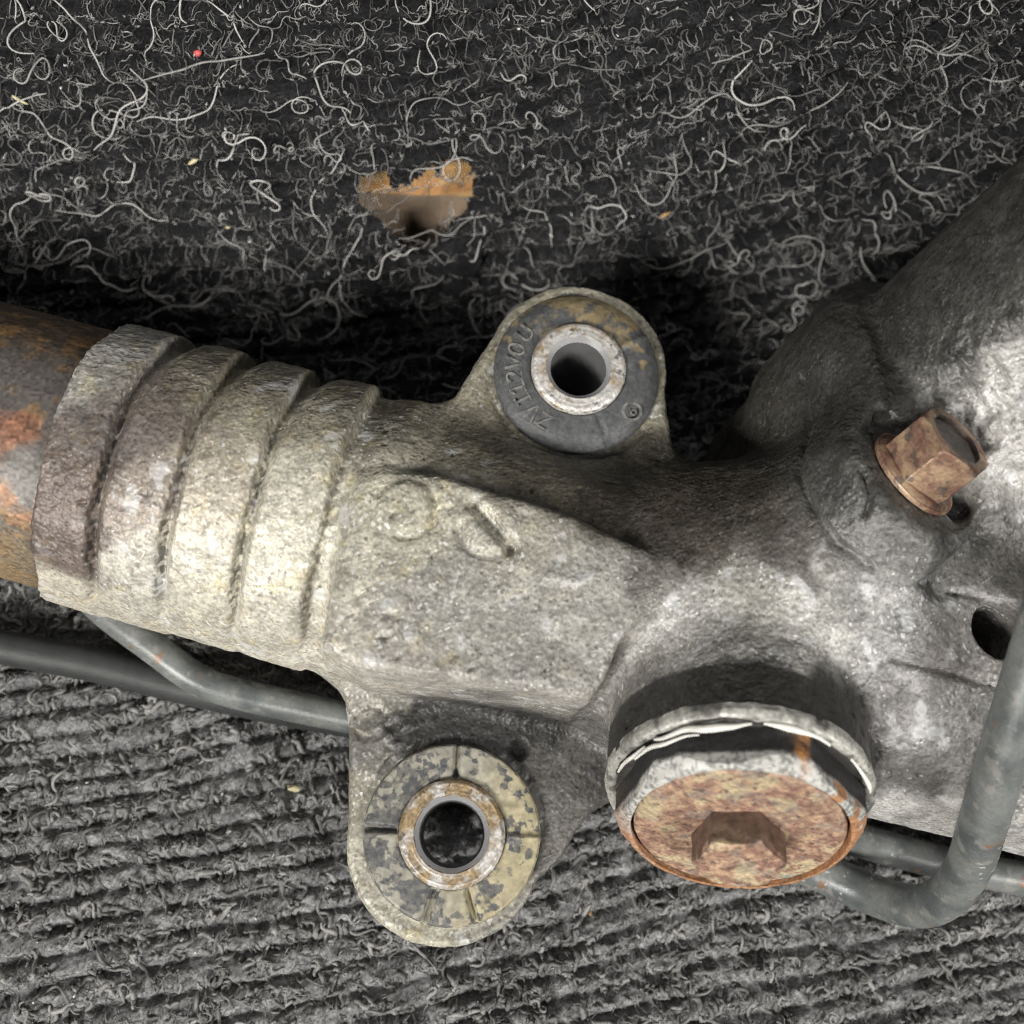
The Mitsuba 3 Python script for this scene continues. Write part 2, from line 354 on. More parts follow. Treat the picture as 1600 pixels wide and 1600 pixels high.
# tints of the casting: dirt, paint, oxide, plus shade and highlight put into the colour
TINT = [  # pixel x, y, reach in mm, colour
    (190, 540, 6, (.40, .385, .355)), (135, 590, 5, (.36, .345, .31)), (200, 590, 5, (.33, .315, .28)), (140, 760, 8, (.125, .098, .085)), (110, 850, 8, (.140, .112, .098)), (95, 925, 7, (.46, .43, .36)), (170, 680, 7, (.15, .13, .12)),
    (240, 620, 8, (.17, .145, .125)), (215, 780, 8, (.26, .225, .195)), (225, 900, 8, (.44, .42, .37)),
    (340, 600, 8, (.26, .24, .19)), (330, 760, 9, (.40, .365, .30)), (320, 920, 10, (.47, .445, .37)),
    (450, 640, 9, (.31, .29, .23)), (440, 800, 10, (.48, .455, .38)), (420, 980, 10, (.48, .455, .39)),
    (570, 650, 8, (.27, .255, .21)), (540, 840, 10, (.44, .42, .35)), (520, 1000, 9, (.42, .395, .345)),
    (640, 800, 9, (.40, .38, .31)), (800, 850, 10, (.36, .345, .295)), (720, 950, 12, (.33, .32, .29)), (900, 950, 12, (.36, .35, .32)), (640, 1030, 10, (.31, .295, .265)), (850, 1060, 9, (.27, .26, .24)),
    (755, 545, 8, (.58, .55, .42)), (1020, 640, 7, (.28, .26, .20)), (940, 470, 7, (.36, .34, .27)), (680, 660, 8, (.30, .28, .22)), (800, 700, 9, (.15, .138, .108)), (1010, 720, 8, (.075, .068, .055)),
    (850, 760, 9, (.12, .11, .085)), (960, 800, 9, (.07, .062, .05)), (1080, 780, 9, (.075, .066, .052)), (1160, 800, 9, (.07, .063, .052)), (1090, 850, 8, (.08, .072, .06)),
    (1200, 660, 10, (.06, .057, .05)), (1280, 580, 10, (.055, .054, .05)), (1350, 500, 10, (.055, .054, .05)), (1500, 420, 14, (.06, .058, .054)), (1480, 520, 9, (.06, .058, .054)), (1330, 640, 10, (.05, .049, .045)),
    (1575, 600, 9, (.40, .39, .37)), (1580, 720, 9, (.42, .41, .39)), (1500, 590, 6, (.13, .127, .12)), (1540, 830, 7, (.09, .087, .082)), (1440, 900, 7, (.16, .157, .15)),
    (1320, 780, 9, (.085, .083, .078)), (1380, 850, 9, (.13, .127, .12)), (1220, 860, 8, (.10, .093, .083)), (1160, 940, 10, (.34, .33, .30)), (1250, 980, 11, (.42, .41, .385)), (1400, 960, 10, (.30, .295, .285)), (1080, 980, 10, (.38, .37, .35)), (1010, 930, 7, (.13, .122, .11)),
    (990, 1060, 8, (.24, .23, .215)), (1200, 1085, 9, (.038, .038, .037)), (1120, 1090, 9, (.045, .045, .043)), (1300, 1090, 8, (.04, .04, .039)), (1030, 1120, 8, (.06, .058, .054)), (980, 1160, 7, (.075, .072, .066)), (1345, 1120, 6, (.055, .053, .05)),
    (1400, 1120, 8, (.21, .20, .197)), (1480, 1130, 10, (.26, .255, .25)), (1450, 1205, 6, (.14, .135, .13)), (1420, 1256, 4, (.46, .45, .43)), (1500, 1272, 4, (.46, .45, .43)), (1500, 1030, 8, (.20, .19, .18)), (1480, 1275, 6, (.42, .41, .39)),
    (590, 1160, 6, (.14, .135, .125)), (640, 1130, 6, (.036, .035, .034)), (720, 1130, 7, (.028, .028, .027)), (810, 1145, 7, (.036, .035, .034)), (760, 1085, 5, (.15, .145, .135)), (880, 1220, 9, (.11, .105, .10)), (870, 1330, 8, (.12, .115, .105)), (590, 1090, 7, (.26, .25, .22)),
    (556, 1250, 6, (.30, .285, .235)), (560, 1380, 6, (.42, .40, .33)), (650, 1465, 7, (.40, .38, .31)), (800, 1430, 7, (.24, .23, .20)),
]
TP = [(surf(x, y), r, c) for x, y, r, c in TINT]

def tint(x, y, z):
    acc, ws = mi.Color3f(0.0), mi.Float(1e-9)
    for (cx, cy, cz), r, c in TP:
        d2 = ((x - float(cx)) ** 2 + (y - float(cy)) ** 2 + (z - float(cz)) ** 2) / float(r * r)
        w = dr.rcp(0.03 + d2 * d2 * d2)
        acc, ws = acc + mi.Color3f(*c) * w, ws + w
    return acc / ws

def cast_color(p, n, uv):
    x, y, z = q_(p)
    w = 2.2 * (fbm(x / 5, y / 5, z / 5, 3) - .5)
    wx, wy = x + 5.0 * w, y + 4.0 * (fbm(x / 4 + 40, y / 4, z / 4, 3) - .5) * 2
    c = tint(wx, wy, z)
    lum = mi.luminance(c)
    c = mix(mi.Color3f(lum), c, 1.05)
    u1, v1, w1 = .74 * x + .51 * y - .43 * z + .25 * w, -.36 * x + .85 * y + .38 * z, .56 * x - .13 * y + .82 * z
    u2, v2, w2 = .31 * x - .80 * y + .52 * z, .86 * x + .47 * y + .21 * z, -.41 * x + .38 * y + .83 * z
    stain = smoothstep(.50, .66, fbm(u1 / 6.5 + 200, v1 / 6.5, w1 / 6.5, 4)) * smoothstep(0.0, 40.0, x)
    c = c * (1 - .3 * stain)
    fine = noise(u1 / .36, v1 / .36, w1 / .36) * .4 + noise(u2 / .62, v2 / .62, w2 / .62) * .35 + noise(v1 / 1.2, w1 / 1.2, u1 / 1.2) * .25
    mid = fbm(u2 / 3.2 + 5, v2 / 3.2, w2 / 3.2, 4)
    c = c * (0.70 + .60 * smoothstep(.22, .78, fine)) * (0.60 + .80 * mid)
    flake = smoothstep(.70, .82, noise(u1 / .6 + 31, v1 / .6, w1 / .6)) * smoothstep(.42, .66, fbm(u2 / 5, v2 / 5 + 50, w2 / 5, 3))
    oxide = smoothstep(.63, .73, fbm(u1 / 3.6 + 80, v1 / 3.6, w1 / 3.6, 4))
    light = smoothstep(.08, .26, lum)
    c = mix(c, mi.Color3f(.68, .68, .66), flake * .7 * (0.12 + .88 * light))
    c = mix(c, mi.Color3f(.62, .625, .63), oxide * .5 * (0.05 + .95 * light))
    yel = smoothstep(.58, .75, fbm(u2 / 2.8, v2 / 2.8 + 120, w2 / 2.8, 4)) * smoothstep(30.0, -20.0, x)
    c = mix(c, c * mi.Color3f(1.08, 1.0, .78), yel * .6)
    h = (x - float(RIM[0])) * float(PL[0]) + (y - float(RIM[1])) * float(PL[1]) + (z - float(RIM[2])) * float(PL[2])
    dx, dy, dz = x - float(RIM[0]) - h * float(PL[0]), y - float(RIM[1]) - h * float(PL[1]), z - float(RIM[2]) - h * float(PL[2])
    ro = dr.sqrt(dx * dx + dy * dy + dz * dz)
    paint = smoothstep(24.2, 23.4, ro + 1.2 * w) * smoothstep(-10.5, -9.3, h + 1.6 * (mid - .5))
    c = mix(c, mi.Color3f(.046, .044, .041) * (.5 + .9 * fine), paint * (.92 - .5 * smoothstep(.62, .8, mid)))
    sa = (x - float(A1[0])) * float(U[0]) + (y - float(A1[1])) * float(U[1])
    va = (x - float(A1[0])) * float(V[0]) + (y - float(A1[1])) * float(V[1])
    grit = smoothstep(.35, .62, noise(u1 / .8 + 11, v1 / .8, w1 / .8))
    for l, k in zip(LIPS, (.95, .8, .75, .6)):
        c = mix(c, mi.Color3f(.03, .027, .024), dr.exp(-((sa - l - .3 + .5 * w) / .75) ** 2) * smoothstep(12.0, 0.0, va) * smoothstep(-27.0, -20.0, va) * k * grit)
    scr = noise(u2 / .16, v2 / 5.0, w2 / 2.0) * .5 + noise(u2 / .30 + 9, v2 / 9.0, w2 / 3.0) * .5
    scr2 = noise(v1 / .16 + 3, u1 / 6.0, w1 / 2.0) * .5 + noise(v1 / .28, u1 / 8.0 + 40, w1 / 3.0) * .5
    c = c * (1 + .8 * smoothstep(.80, .88, dr.maximum(scr, scr2)))
    pit = smoothstep(.72, .84, noise(v2 / .7, w2 / .7 + 77, u2 / .7))
    return mi.Color3f(c * (1 - .4 * pit * smoothstep(.35, .6, mid)))
def cast_bump(p, n, uv):
    x, y, z = q_(p)
    u1, v1, w1 = .74 * x + .51 * y - .43 * z, -.36 * x + .85 * y + .38 * z, .56 * x - .13 * y + .82 * z
    return (noise(u1 / .55, v1 / .55, w1 / .55) * .5 + fbm(w1 / 1.4 + 7, u1 / 1.4, v1 / 1.4, 2) * .8 + noise(v1 / .32, w1 / .32 + 5, u1 / .32) * .25) * 1e-3
bsdf('cast_aluminium', mikit.proc(cast_color), .49, .15, cast_bump, .30, spec=.5)

def tube_color(p, n, uv):
    x, y, z = q_(p)
    a = fbm(x / 7, y / 7, z / 7, 4); b = fbm(x / 2.2 + 20, y / 2.2, z / 2.2, 3); f = noise(x / .5, y / .5, z / .5)
    s = (x - float(A1[0])) * float(U[0]) + (y - float(A1[1])) * float(U[1])
    v = (x - float(A1[0])) * float(V[0]) + (y - float(A1[1])) * float(V[1])
    edge = smoothstep(-70.0, -57.0, s)
    c = mix(mi.Color3f(.105, .095, .088), mi.Color3f(.17, .155, .142), b) * (.6 + .8 * f)
    c = mix(c, mi.Color3f(.10, .072, .052) * (.6 + .8 * f), smoothstep(6.0, 17.0, v + 8 * (a - .5)))
    orange = smoothstep(.54, .72, a * .55 + b * .45 + .08 * edge)
    c = mix(c, mi.Color3f(.29, .17, .075) * (.5 + f), orange * .8)
    red = smoothstep(.0, .16, a - .40 - ((v + 9.0) / 9.0) ** 2 * .25)
    c = mix(c, mi.Color3f(.27, .125, .08) * (.45 + .9 * f) * (.6 + .8 * b), red * .8)
    low = smoothstep(-17.0, -22.0, v)
    c = mix(c, mi.Color3f(.26, .20, .12) * (.5 + f), low * .6)
    return mi.Color3f(c)
def tube_bump(p, n, uv):
    x, y, z = q_(p)
    return (noise(x / .7, y / .7, z / .7) * .4 + fbm(x / 3, y / 3, z / 3, 3) * 1.4) * 1e-3
bsdf('rusty_steel_tube', mikit.proc(tube_color), .5, .25, tube_bump, .18)

def rubber_color(p, n, uv):
    x, y, z = q_(p)
    up_one = smoothstep(-15.0, 0.0, y)            # the far bushing is cleaner
    a = fbm(x / 3.0, y / 3.0, z / 3, 4); f = noise(x / .4, y / .4, z / .4); b = fbm(x / 1.2 + 9, y / 1.2, z / 1.2, 3)
    base = mix(mi.Color3f(.060, .062, .066), mi.Color3f(.10, .102, .104), b) * (.75 + .5 * f)
    a2 = fbm(x / 1.1 + 60, y / 1.1, z / 1.1, 4)
    near = smoothstep(-.035, .05, .5 * a + .5 * a2 - .485 + .004 * (x - float(BL[0]))) * (1 - up_one)
    far = smoothstep(-.03, .12, .6 * a + .4 * a2 - .50 - .020 * (float(BU[1]) + 8.0 - y)) * up_one
    grey = mi.Color3f(.30, .285, .235) * (.55 + .9 * b)
    sand = mi.Color3f(.37, .325, .205) * (.6 + .8 * b)
    k = smoothstep(-2.0, 12.0, x - float(BL[0]) - .3 * (y - float(BL[1])))
    base = mix(base, mi.Color3f(.17, .162, .14), (1 - up_one) * .65 * smoothstep(.38, .62, fbm(x / .8 + 15, y / .8, z / .8, 3)))
    c = mix(base, mix(grey, sand, k), near * .9)
    c = mix(c, mi.Color3f(.26, .20, .10) * (.55 + .9 * b), far * .7)
    c = c * (.62 + .76 * fbm(x / 1.1 + 90, y / 1.1, z / 1.1, 3))
    return mi.Color3f(c)
def fine_bump(p, n, uv):
    x, y, z = q_(p)
    return (noise(x / .5, y / .5, z / .5) * .5 + fbm(x / 2, y / 2, z / 2, 2)) * 1e-3
bsdf('bushing_rubber', mikit.proc(rubber_color), .5, 0, fine_bump, .16, spec=.45)

def sleeve_color(p, n, uv):
    x, y, z = q_(p)
    a = fbm(x / 2.2, y / 2.2, z / 2.2, 3); f = noise(x / .35, y / .35, z / .35)
    up_one = smoothstep(-15.0, 0.0, y)
    clean = mi.Color3f(.62, .60, .57) * (.7 + .5 * f)
    rust = mix(mi.Color3f(.20, .165, .12), mi.Color3f(.38, .27, .14), a) * (.6 + .8 * f)
    c = mix(clean, rust, smoothstep(.34, .64, .6 * a + .4 * fbm(x / .8 + 5, y / .8, z / .8, 3) + .03 * (1 - up_one) - .12 * up_one))
    dark = smoothstep(.62, .74, fbm(x / 1.3 + 33, y / 1.3, z / 1.3, 3))
    return mi.Color3f(mix(c, mi.Color3f(.07, .06, .05), dark * .7))
def sleeve_bump(p, n, uv):
    x, y, z = q_(p)
    near = smoothstep(0.0, -20.0, y)
    cx, cy = dr.lerp(float(BU[0]), float(BL[0]), near), dr.lerp(float(BU[1]), float(BL[1]), near)
    r = dr.sqrt((x - cx) ** 2 + (y - cy) ** 2)
    return (noise(r / .22, 3.0, 0.0) * .6 + noise(x / .5, y / .5, z / .5) * .7 + fbm(x / 1.5, y / 1.5, z / 1.5, 2)) * 1e-3
def worn_color(p, n, uv):
    x, y, z = q_(p)
    return mix(mi.Color3f(.09, .092, .095), mi.Color3f(.21, .205, .19), smoothstep(.3, .65, fbm(x / .9, y / .9, z / .9, 3)))
bsdf('worn_rubber', mikit.proc(worn_color), .5, 0, fine_bump, .07, spec=.45)
bsdf('sleeve_steel', mikit.proc(sleeve_color), .48, .35, sleeve_bump, .14)
bsdf('machined_steel', (.74, .74, .75), .30, .75)
bsdf('bore_steel', (.25, .25, .255), .45, .6)

def plug_color(p, n, uv):
    x, y, z = q_(p)
    a = fbm(x / 4, y / 4, z / 4, 4); b = fbm(x / 1.4 + 30, y / 1.4, z / 1.4, 3); f = noise(x / .45, y / .45, z / .45)
    c = mix(mi.Color3f(.215, .125, .092), mi.Color3f(.37, .245, .165), smoothstep(.35, .65, b))
    c = mix(c, mi.Color3f(.42, .35, .22), smoothstep(.50, .62, a) * .8)
    c = mix(c, mi.Color3f(.24, .20, .17), smoothstep(.55, .70, fbm(x / 3 + 60, y / 3, z / 3, 3)) * .6)
    c = mix(c, mi.Color3f(.085, .06, .05), .75 * smoothstep(.62, .76, fbm(x / 1.0 + 91, y / 1.0, z / 1.0, 3)))
    d = (x - float(TEAL[0])) ** 2 + (y - float(TEAL[1])) ** 2 + (z - float(TEAL[2])) ** 2
    c = mix(c, mi.Color3f(.22, .36, .34), .8 * dr.exp(-d / 1.2))
    return mi.Color3f(c * (.55 + .85 * f))
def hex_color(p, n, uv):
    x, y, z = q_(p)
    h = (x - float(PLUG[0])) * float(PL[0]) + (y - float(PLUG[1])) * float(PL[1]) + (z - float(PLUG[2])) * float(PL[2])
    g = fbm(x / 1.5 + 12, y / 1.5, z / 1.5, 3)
    lit_end = smoothstep(4.0, 6.0, h + 4.5 * (g - .5))
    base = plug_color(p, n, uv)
    return mix(mi.Color3f(.085, .053, .040) * (.3 + 1.4 * g) + base * .16, base * 1.15, lit_end)  # shade painted into the hexagon's sides, end face kept bright
TEAL = P(1234, 1372, 45)
bsdf('rusty_plug', mikit.proc(plug_color), .6, .08, fine_bump, .28)
bsdf('shaded_hexagon', mikit.proc(hex_color), .6, .08, fine_bump, .22)

def bolt_color(p, n, uv):
    x, y, z = q_(p)
    b = fbm(x / 2.6 + 3, y / 2.6, z / 2.6, 4); f = noise(x / .4, y / .4, z / .4)
    c = mix(mi.Color3f(.21, .115, .085), mi.Color3f(.40, .28, .18), smoothstep(.32, .72, b))
    h = (x - float(BOLT[0])) * float(TW[0]) + (y - float(BOLT[1])) * float(TW[1]) + (z - float(BOLT[2])) * float(TW[2])
    dx, dy, dz = x - float(BOLT[0]) - h * float(TW[0]), y - float(BOLT[1]) - h * float(TW[1]), z - float(BOLT[2]) - h * float(TW[2])
    end = smoothstep(5.4, 4.8, dr.sqrt(dx * dx + dy * dy + dz * dz)) * smoothstep(8.7, 9.1, h)
    c = mix(c, mi.Color3f(.085, .08, .078), end * .85)
    c = mix(c, mi.Color3f(.10, .085, .075), .75 * smoothstep(.60, .72, fbm(x / 1.8 + 50, y / 1.8, z / 1.8, 3)))
    return mi.Color3f(c * (.7 + .6 * f))
bsdf('rusty_bolt', mikit.proc(bolt_color), .45, .2, fine_bump, .12)

def nut_color(p, n, uv):
    x, y, z = q_(p)
    h = (x - float(PLUG[0])) * float(PL[0]) + (y - float(PLUG[1])) * float(PL[1]) + (z - float(PLUG[2])) * float(PL[2])
    dx, dy, dz = x - float(PLUG[0]) - h * float(PL[0]), y - float(PLUG[1]) - h * float(PL[1]), z - float(PLUG[2]) - h * float(PL[2])
    rr = dr.sqrt(dx * dx + dy * dy + dz * dz)
    a = fbm(x / 3, y / 3, z / 3, 3); f = noise(x / .5, y / .5, z / .5)
    black = mi.Color3f(.028, .028, .029) * (.7 + .6 * f)
    silver = mix(mi.Color3f(.20, .20, .19), mi.Color3f(.50, .49, .46), smoothstep(.3, .6, f * .6 + a * .4))
    rust = mi.Color3f(.36, .185, .095) * (.5 + f)
    k = smoothstep(-2.9, -1.9, h + 1.0 * (a - .5))
    c = mix(black, silver, k)
    r1 = smoothstep(.0, .10, a - .50 + .012 * dx - .012 * dz)
    low = smoothstep(2.0, -9.0, dz + 6 * (a - .5))
    c = mix(c, rust, dr.maximum(r1 * k, low * .85 * (k * .8 + .2)))
    streak = dr.exp(-((dx - 6.2 + .25 * (h + 6)) / 1.3) ** 2) * smoothstep(2.0, 8.0, dz)
    c = mix(c, mi.Color3f(.34, .16, .06) * (.5 + f), streak * smoothstep(.35, .5, a))
    return mi.Color3f(c)
bsdf('lock_nut_steel', mikit.proc(nut_color), .52, .12, fine_bump, .2)

def pipe_color(p, n, uv):
    x, y, z = q_(p)
    f = noise(x / .4, y / .4, z / .4); a = fbm(x / 5, y / 5, z / 5, 3)
    chip = smoothstep(.80, .86, noise(x / .8 + 4, y / .8, z / .8)) * smoothstep(.55, .7, fbm(x / 12, y / 12 + 9, z / 12, 2))
    c = mix(mi.Color3f(.085, .094, .095), mi.Color3f(.17, .178, .172), smoothstep(.25, .75, a)) * (.85 + .3 * f)
    c = mix(c, mi.Color3f(.26, .25, .23), .55 * smoothstep(.58, .72, fbm(x / 2.2 + 70, y / 2.2, z / 2.2, 4)))
    c = mix(c, mi.Color3f(.20, .11, .06), .8 * smoothstep(.70, .76, fbm(x / 2.6 + 170, y / 2.6, z / 2.6, 4)))
    return mi.Color3f(mix(c, mi.Color3f(.55, .55, .53), chip * .6))
bsdf('painted_pipe', mikit.proc(pipe_color), .38, .1, fine_bump, .05, spec=.5)
def dark_pipe_color(p, n, uv):
    x, y, z = q_(p)
    return mi.Color3f(.030, .032, .032) * (.6 + .9 * fbm(x / 2.5, y / 2.5, z / 2.5, 4))
bsdf('dark_pipe', mikit.proc(dark_pipe_color), .58, .05, fine_bump, .06)
bsdf('seal_white', (.66, .65, .60), .5)
bsdf('dark_rubber', (.02, .02, .021), .5)

# ------------------------------------------------------------------ the steering rack
N = 'steering_rack'
labels[N] = {'label': 'corroded cast aluminium steering rack with rusty tube and plug lying on dark ribbed carpet', 'category': 'steering rack'}
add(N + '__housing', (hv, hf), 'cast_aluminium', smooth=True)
labels[N + '__housing'] = {'label': 'gritty grey cast housing with banded barrel, two lugs and dirty tower'}

# steel tube going out at the left
prof = [(25.2, -150), (25.2, S0 + 10), (22, S0 + 10), (22, -150)]
pr = np.array([(25.2, h) for h in np.arange(-150, S0 + 10, .9)] + [(21.5, S0 + 10), (21.5, -150)])
def tb(t, r, z):
    o = np.stack([r * np.cos(t), r * np.sin(t), z], -1)
    return .28 * (meshkit.fbm(o / 5, 3, 3) - .5) * (r > 23) + .22 * (meshkit.fbm(o / 1.6, 2, 4) - .5) * (r > 23), 0 * z
m = polar(pr, 300, tb); m.invert()
add(N + '__tube', place(m, A1, U, (0, 0, 1)), 'rusty_steel_tube', True)
labels[N + '__tube'] = {'label': 'rust patched grey steel tube leaving the picture at the left'}

# bushings in the two lugs
def bushing(key, c, zl, axis, r_out, sl_out, bore, spokes, domed, label):
    top = c[2] - zl - 1.5                                       # height of the rubber above the lug
    z0 = -(c[2] - zl)                                            # lug face in the bushing's own height
    ro = r_out
    outer = [(ro * .985, z0 - .2), (ro, z0 + .5), (ro * .985, z0 + top * (.34 if domed else .6))]
    n = 14
    dome = [(sl_out + .1 + (ro * .965 - sl_out) * i / n, z0 + top - (0.16 * (i / n) ** 2.2 if not domed else .62 * (i / n) ** 3.2) * top) for i in range(n, -1, -1)]
    body = [(sl_out + .1, z0 - 14), (11.7, z0 - 14), (11.7, z0 - .2)]
    p = dense(outer + dome + body, .3)
    def sp(t, r, z):
        dz = np.zeros_like(z)
        for a, w, d in spokes:
            da = (t - math.radians(a) + np.pi) % (2 * np.pi) - np.pi
            dz += d * np.exp(-(da * r / w) ** 2) * (r > sl_out + .2) * (z > z0 + .4)
        o = np.stack([r * np.cos(t), r * np.sin(t), z], -1) + c
        dz += (.16 * (meshkit.fbm(o / 2.2, 3, 21) - .5)) * (z > z0 + .4)
        return .12 * (meshkit.fbm(o / 3.5, 2, 22) - .5) * (r > sl_out + 1), dz
    m = polar(p, 540, sp)
    add(key, place(m, c, axis), 'bushing_rubber', True)
    labels[key] = {'label': label}
    s = dense([(bore + .9, 0), (sl_out - .5, -.05), (sl_out, -.6), (sl_out, -26), (bore, -26), (bore, -1.3)], .4)
    def sb(t, r, z):
        o = np.stack([r * np.cos(t), r * np.sin(t), z], -1) + c
        k = (z > -4) * (r > bore + .7)
        return .18 * (meshkit.fbm(o / 1.5, 3, 31) - .5) * k, .28 * (meshkit.fbm(o / 1.3, 3, 32) - .5) * k
    add(key + '__sleeve', place(polar(s, 300, sb), c, axis), 'sleeve_steel', 40)
    add(key + '__chamfer', place(polar([(bore + .95, .04), (bore + .95, -1.0), (bore - .02, -1.35), (bore - .03, -1.2)], 160), c, axis), 'machined_steel', 40)
    add(key + '__bore', place(polar([(bore - .03, -1.3), (bore + .3, -1.3), (bore + .3, -27), (bore - .03, -27)], 160), c, axis), 'bore_steel', 40)
    return z0 + top

TILT = unit([0, -.07, 1])
zt = bushing(N + '__bushing', BU, ZU + .2, TILT, 15.9, 9.0, 5.35, [(30, .7, .45), (-68, .7, -.3)], True, 'dark bushing in the far lug with raised characters')
bushing(N + '__bushing_001', BL, ZL, unit([-.04, -.02, 1]), 15.9, 9.45, 5.85, [(87, .5, -1.5), (176, .5, -1.4), (253, .5, -1.6), (287, .5, -1.5), (357, .7, .8)], False, 'dusty sand stained bushing in the near lug with radial grooves')

# raised characters on the far bushing
def glyph(ch, ang, r, h, rot=0):
    g = meshkit.text_mesh(ch, h, .55)
    b = g.bounds; g.apply_translation([-(b[0][0] + b[1][0]) / 2, -(b[0][1] + b[1][1]) / 2, 0])
    a = math.radians(ang)
    g.apply_transform(trimesh.transformations.rotation_matrix(a - math.pi / 2 + rot, (0, 0, 1)))
    frac = (r - 9.1) / (16 * .965 - 9.1); z = zt - .62 * 2.9 * frac ** 3.2
    g.apply_translation([r * math.cos(a), r * math.sin(a), z - .05])
    return g
chars = list(zip('ZVI12V0U', [238, 225, 211, 200, 189, 176, 163, 146]))
for i, (ch, a) in enumerate(chars):
    add(f'{N}__bushing__raised_character' + (f'_{i:03d}' if i else ''), place(glyph(ch, a, 12.3, 3.2), BU, TILT), 'worn_rubber', 30)
ring = polar(dense([(1.45, -.1), (1.45, .28), (1.95, .28), (1.95, -.1)], .3), 60)
nine = glyph('9', -38, 12.9, 1.9)
a = math.radians(-38); frac = (12.9 - 9.1) / 6.3
ring.apply_translation([12.9 * math.cos(a), 12.9 * math.sin(a), zt - .62 * 2.9 * frac ** 3.2 + .05])
add(f'{N}__bushing__mould_mark', place(trimesh.util.concatenate([nine, ring]), BU, TILT), 'worn_rubber', 30)

# adjuster plug: hexagonal lock nut, round plug with a hexagonal head
XR = (1, 0, 0)
hexa = manifold3d.CrossSection([[[21.3 * math.cos(math.radians(76 + 60 * k)), 21.3 * math.sin(math.radians(76 + 60 * k))] for k in range(6)]])
hexa = hexa.offset(-1.2, manifold3d.JoinType.Round, circular_segments=32).offset(1.2, manifold3d.JoinType.Round, circular_segments=32)
cone = trimesh.creation.revolve(np.array([(0, -15), (20.1, -15), (20.1, -2.6), (19.7, -1.8), (18.3, -.25), (17.9, 0), (0, 0)]), sections=180)
nut = manifold3d.Manifold.extrude(hexa, 15).translate([0, 0, -15]) ^ man(cone)
bore = manifold3d.Manifold.cylinder(30, 17.45, 17.45, 180).translate([0, 0, -12])
nut = tri((nut - bore).refine_to_length(.8))
o = np.asarray(nut.vertices); nn = normals(o, np.asarray(nut.faces))
nut.vertices = o + nn * (.42 * (meshkit.fbm(o / 2.0, 3, 41) - .5))[:, None]
add(N + '__lock_nut', place(nut, PLUG, PL, XR), 'lock_nut_steel', 40)
labels[N + '__lock_nut'] = {'label': 'hexagonal lock nut with chipped black paint and rusty chamfer'}
pp = dense([(0.01, -.25), (15.8, -.15), (16.6, -.35), (16.95, -.9), (16.95, -11), (0.01, -11)], .5)
def pb(t, r, z):
    o = np.stack([r * np.cos(t), r * np.sin(t), z], -1)
    return 0 * z, .40 * (meshkit.fbm(o / 2.4, 3, 43) - .5) * (z > -3) * np.clip(r / 3, 0, 1)
disc_m = polar(pp, 240, pb); disc_m.invert()
add(N + '__plug', place(disc_m, PLUG, PL, XR), 'rusty_plug', 40)
labels[N + '__plug'] = {'label': 'round rusty plug with a hexagonal head'}
hx = manifold3d.CrossSection([[[8.7 * math.cos(math.radians(15 + 60 * k)), 8.7 * math.sin(math.radians(15 + 60 * k))] for k in range(6)]])
hx = hx.offset(-.35, manifold3d.JoinType.Round, circular_segments=32).offset(.35, manifold3d.JoinType.Round, circular_segments=32)
hcone = trimesh.creation.revolve(np.array([(0, -1), (12, -1), (12, 4.0), (7.9, 6.0), (7.3, 6.3), (0, 6.3)]), sections=90)
head = tri((manifold3d.Manifold.extrude(hx, 8).translate([0, 0, -1]) ^ man(hcone)).refine_to_length(.6))
o = np.asarray(head.vertices); nn = normals(o, np.asarray(head.faces))
head.vertices = o + nn * (.3 * (meshkit.fbm(o / 1.2, 3, 44) - .5))[:, None]
add(N + '__plug__hex_head', place(head.apply_scale([.86, .86, .95]), PLUG - 0.9 * frame(PL, XR)[:3, 1] - .3 * PL, PL, XR), 'shaded_hexagon', 40)
rim = dense([(20.0, -1.6), (20.1, .0), (20.9, .3), (21.6, .05), (22.05, -.8), (22.0, -2.2)], .35)
def rb(t, r, z):
    o = np.stack([r * np.cos(t), r * np.sin(t), z], -1)
    return .5 * (meshkit.fbm(o / 2.2, 3, 46) - .5), .6 * (meshkit.fbm(o / 2.0, 3, 47) - .5)
def rim_color(p, n, uv):
    x, y, z = q_(p)
    f = noise(x / .45, y / .45, z / .45); a = fbm(x / 2.4 + 7, y / 2.4, z / 2.4, 3)
    return mi.Color3f(mix(mi.Color3f(.17, .165, .15), mi.Color3f(.50, .49, .45), smoothstep(.27, .52, a)) * (.5 + .7 * f))
bsdf('bare_casting', mikit.proc(rim_color), .45, .2, fine_bump, .12)
add(N + '__boss_rim', place(polar(rim, 300, rb), RIM, PL, XR), 'bare_casting', 50)
# peeling sealant round the nut
def ring_pts(a0, a1, r, h, n=24, wob=.9):
    m = frame(PL, XR); t = np.radians(np.linspace(a0, a1, n))
    w = wob * (meshkit.noise(np.c_[t * 6, t * 0 + r, t * 0], 51) - .5)
    return PLUG + np.outer((r + w) * np.cos(t), m[:3, 0]) + np.outer((r + w) * np.sin(t), m[:3, 1]) + np.outer(h + 2 * w, m[:3, 2])
for i, (a0, a1, r, h, rd) in enumerate([(96, 140, 20.9, -5.9, [.2, .7, .5, .25]), (118, 152, 20.7, -4.9, [.15, .3, .4, .2]), (60, 91, 20.9, -6.1, [.25, .5, .7, .2]), (146, 172, 20.8, -5.6, [.2, .35, .3, .2]), (20, 44, 20.9, -6.0, [.2, .45, .3, .2])]):
    add(N + '__sealant_bead' + (f'_{i:03d}' if i else ''), tube(ring_pts(a0, a1, r, h), rd, 8, .7), 'seal_white', True)

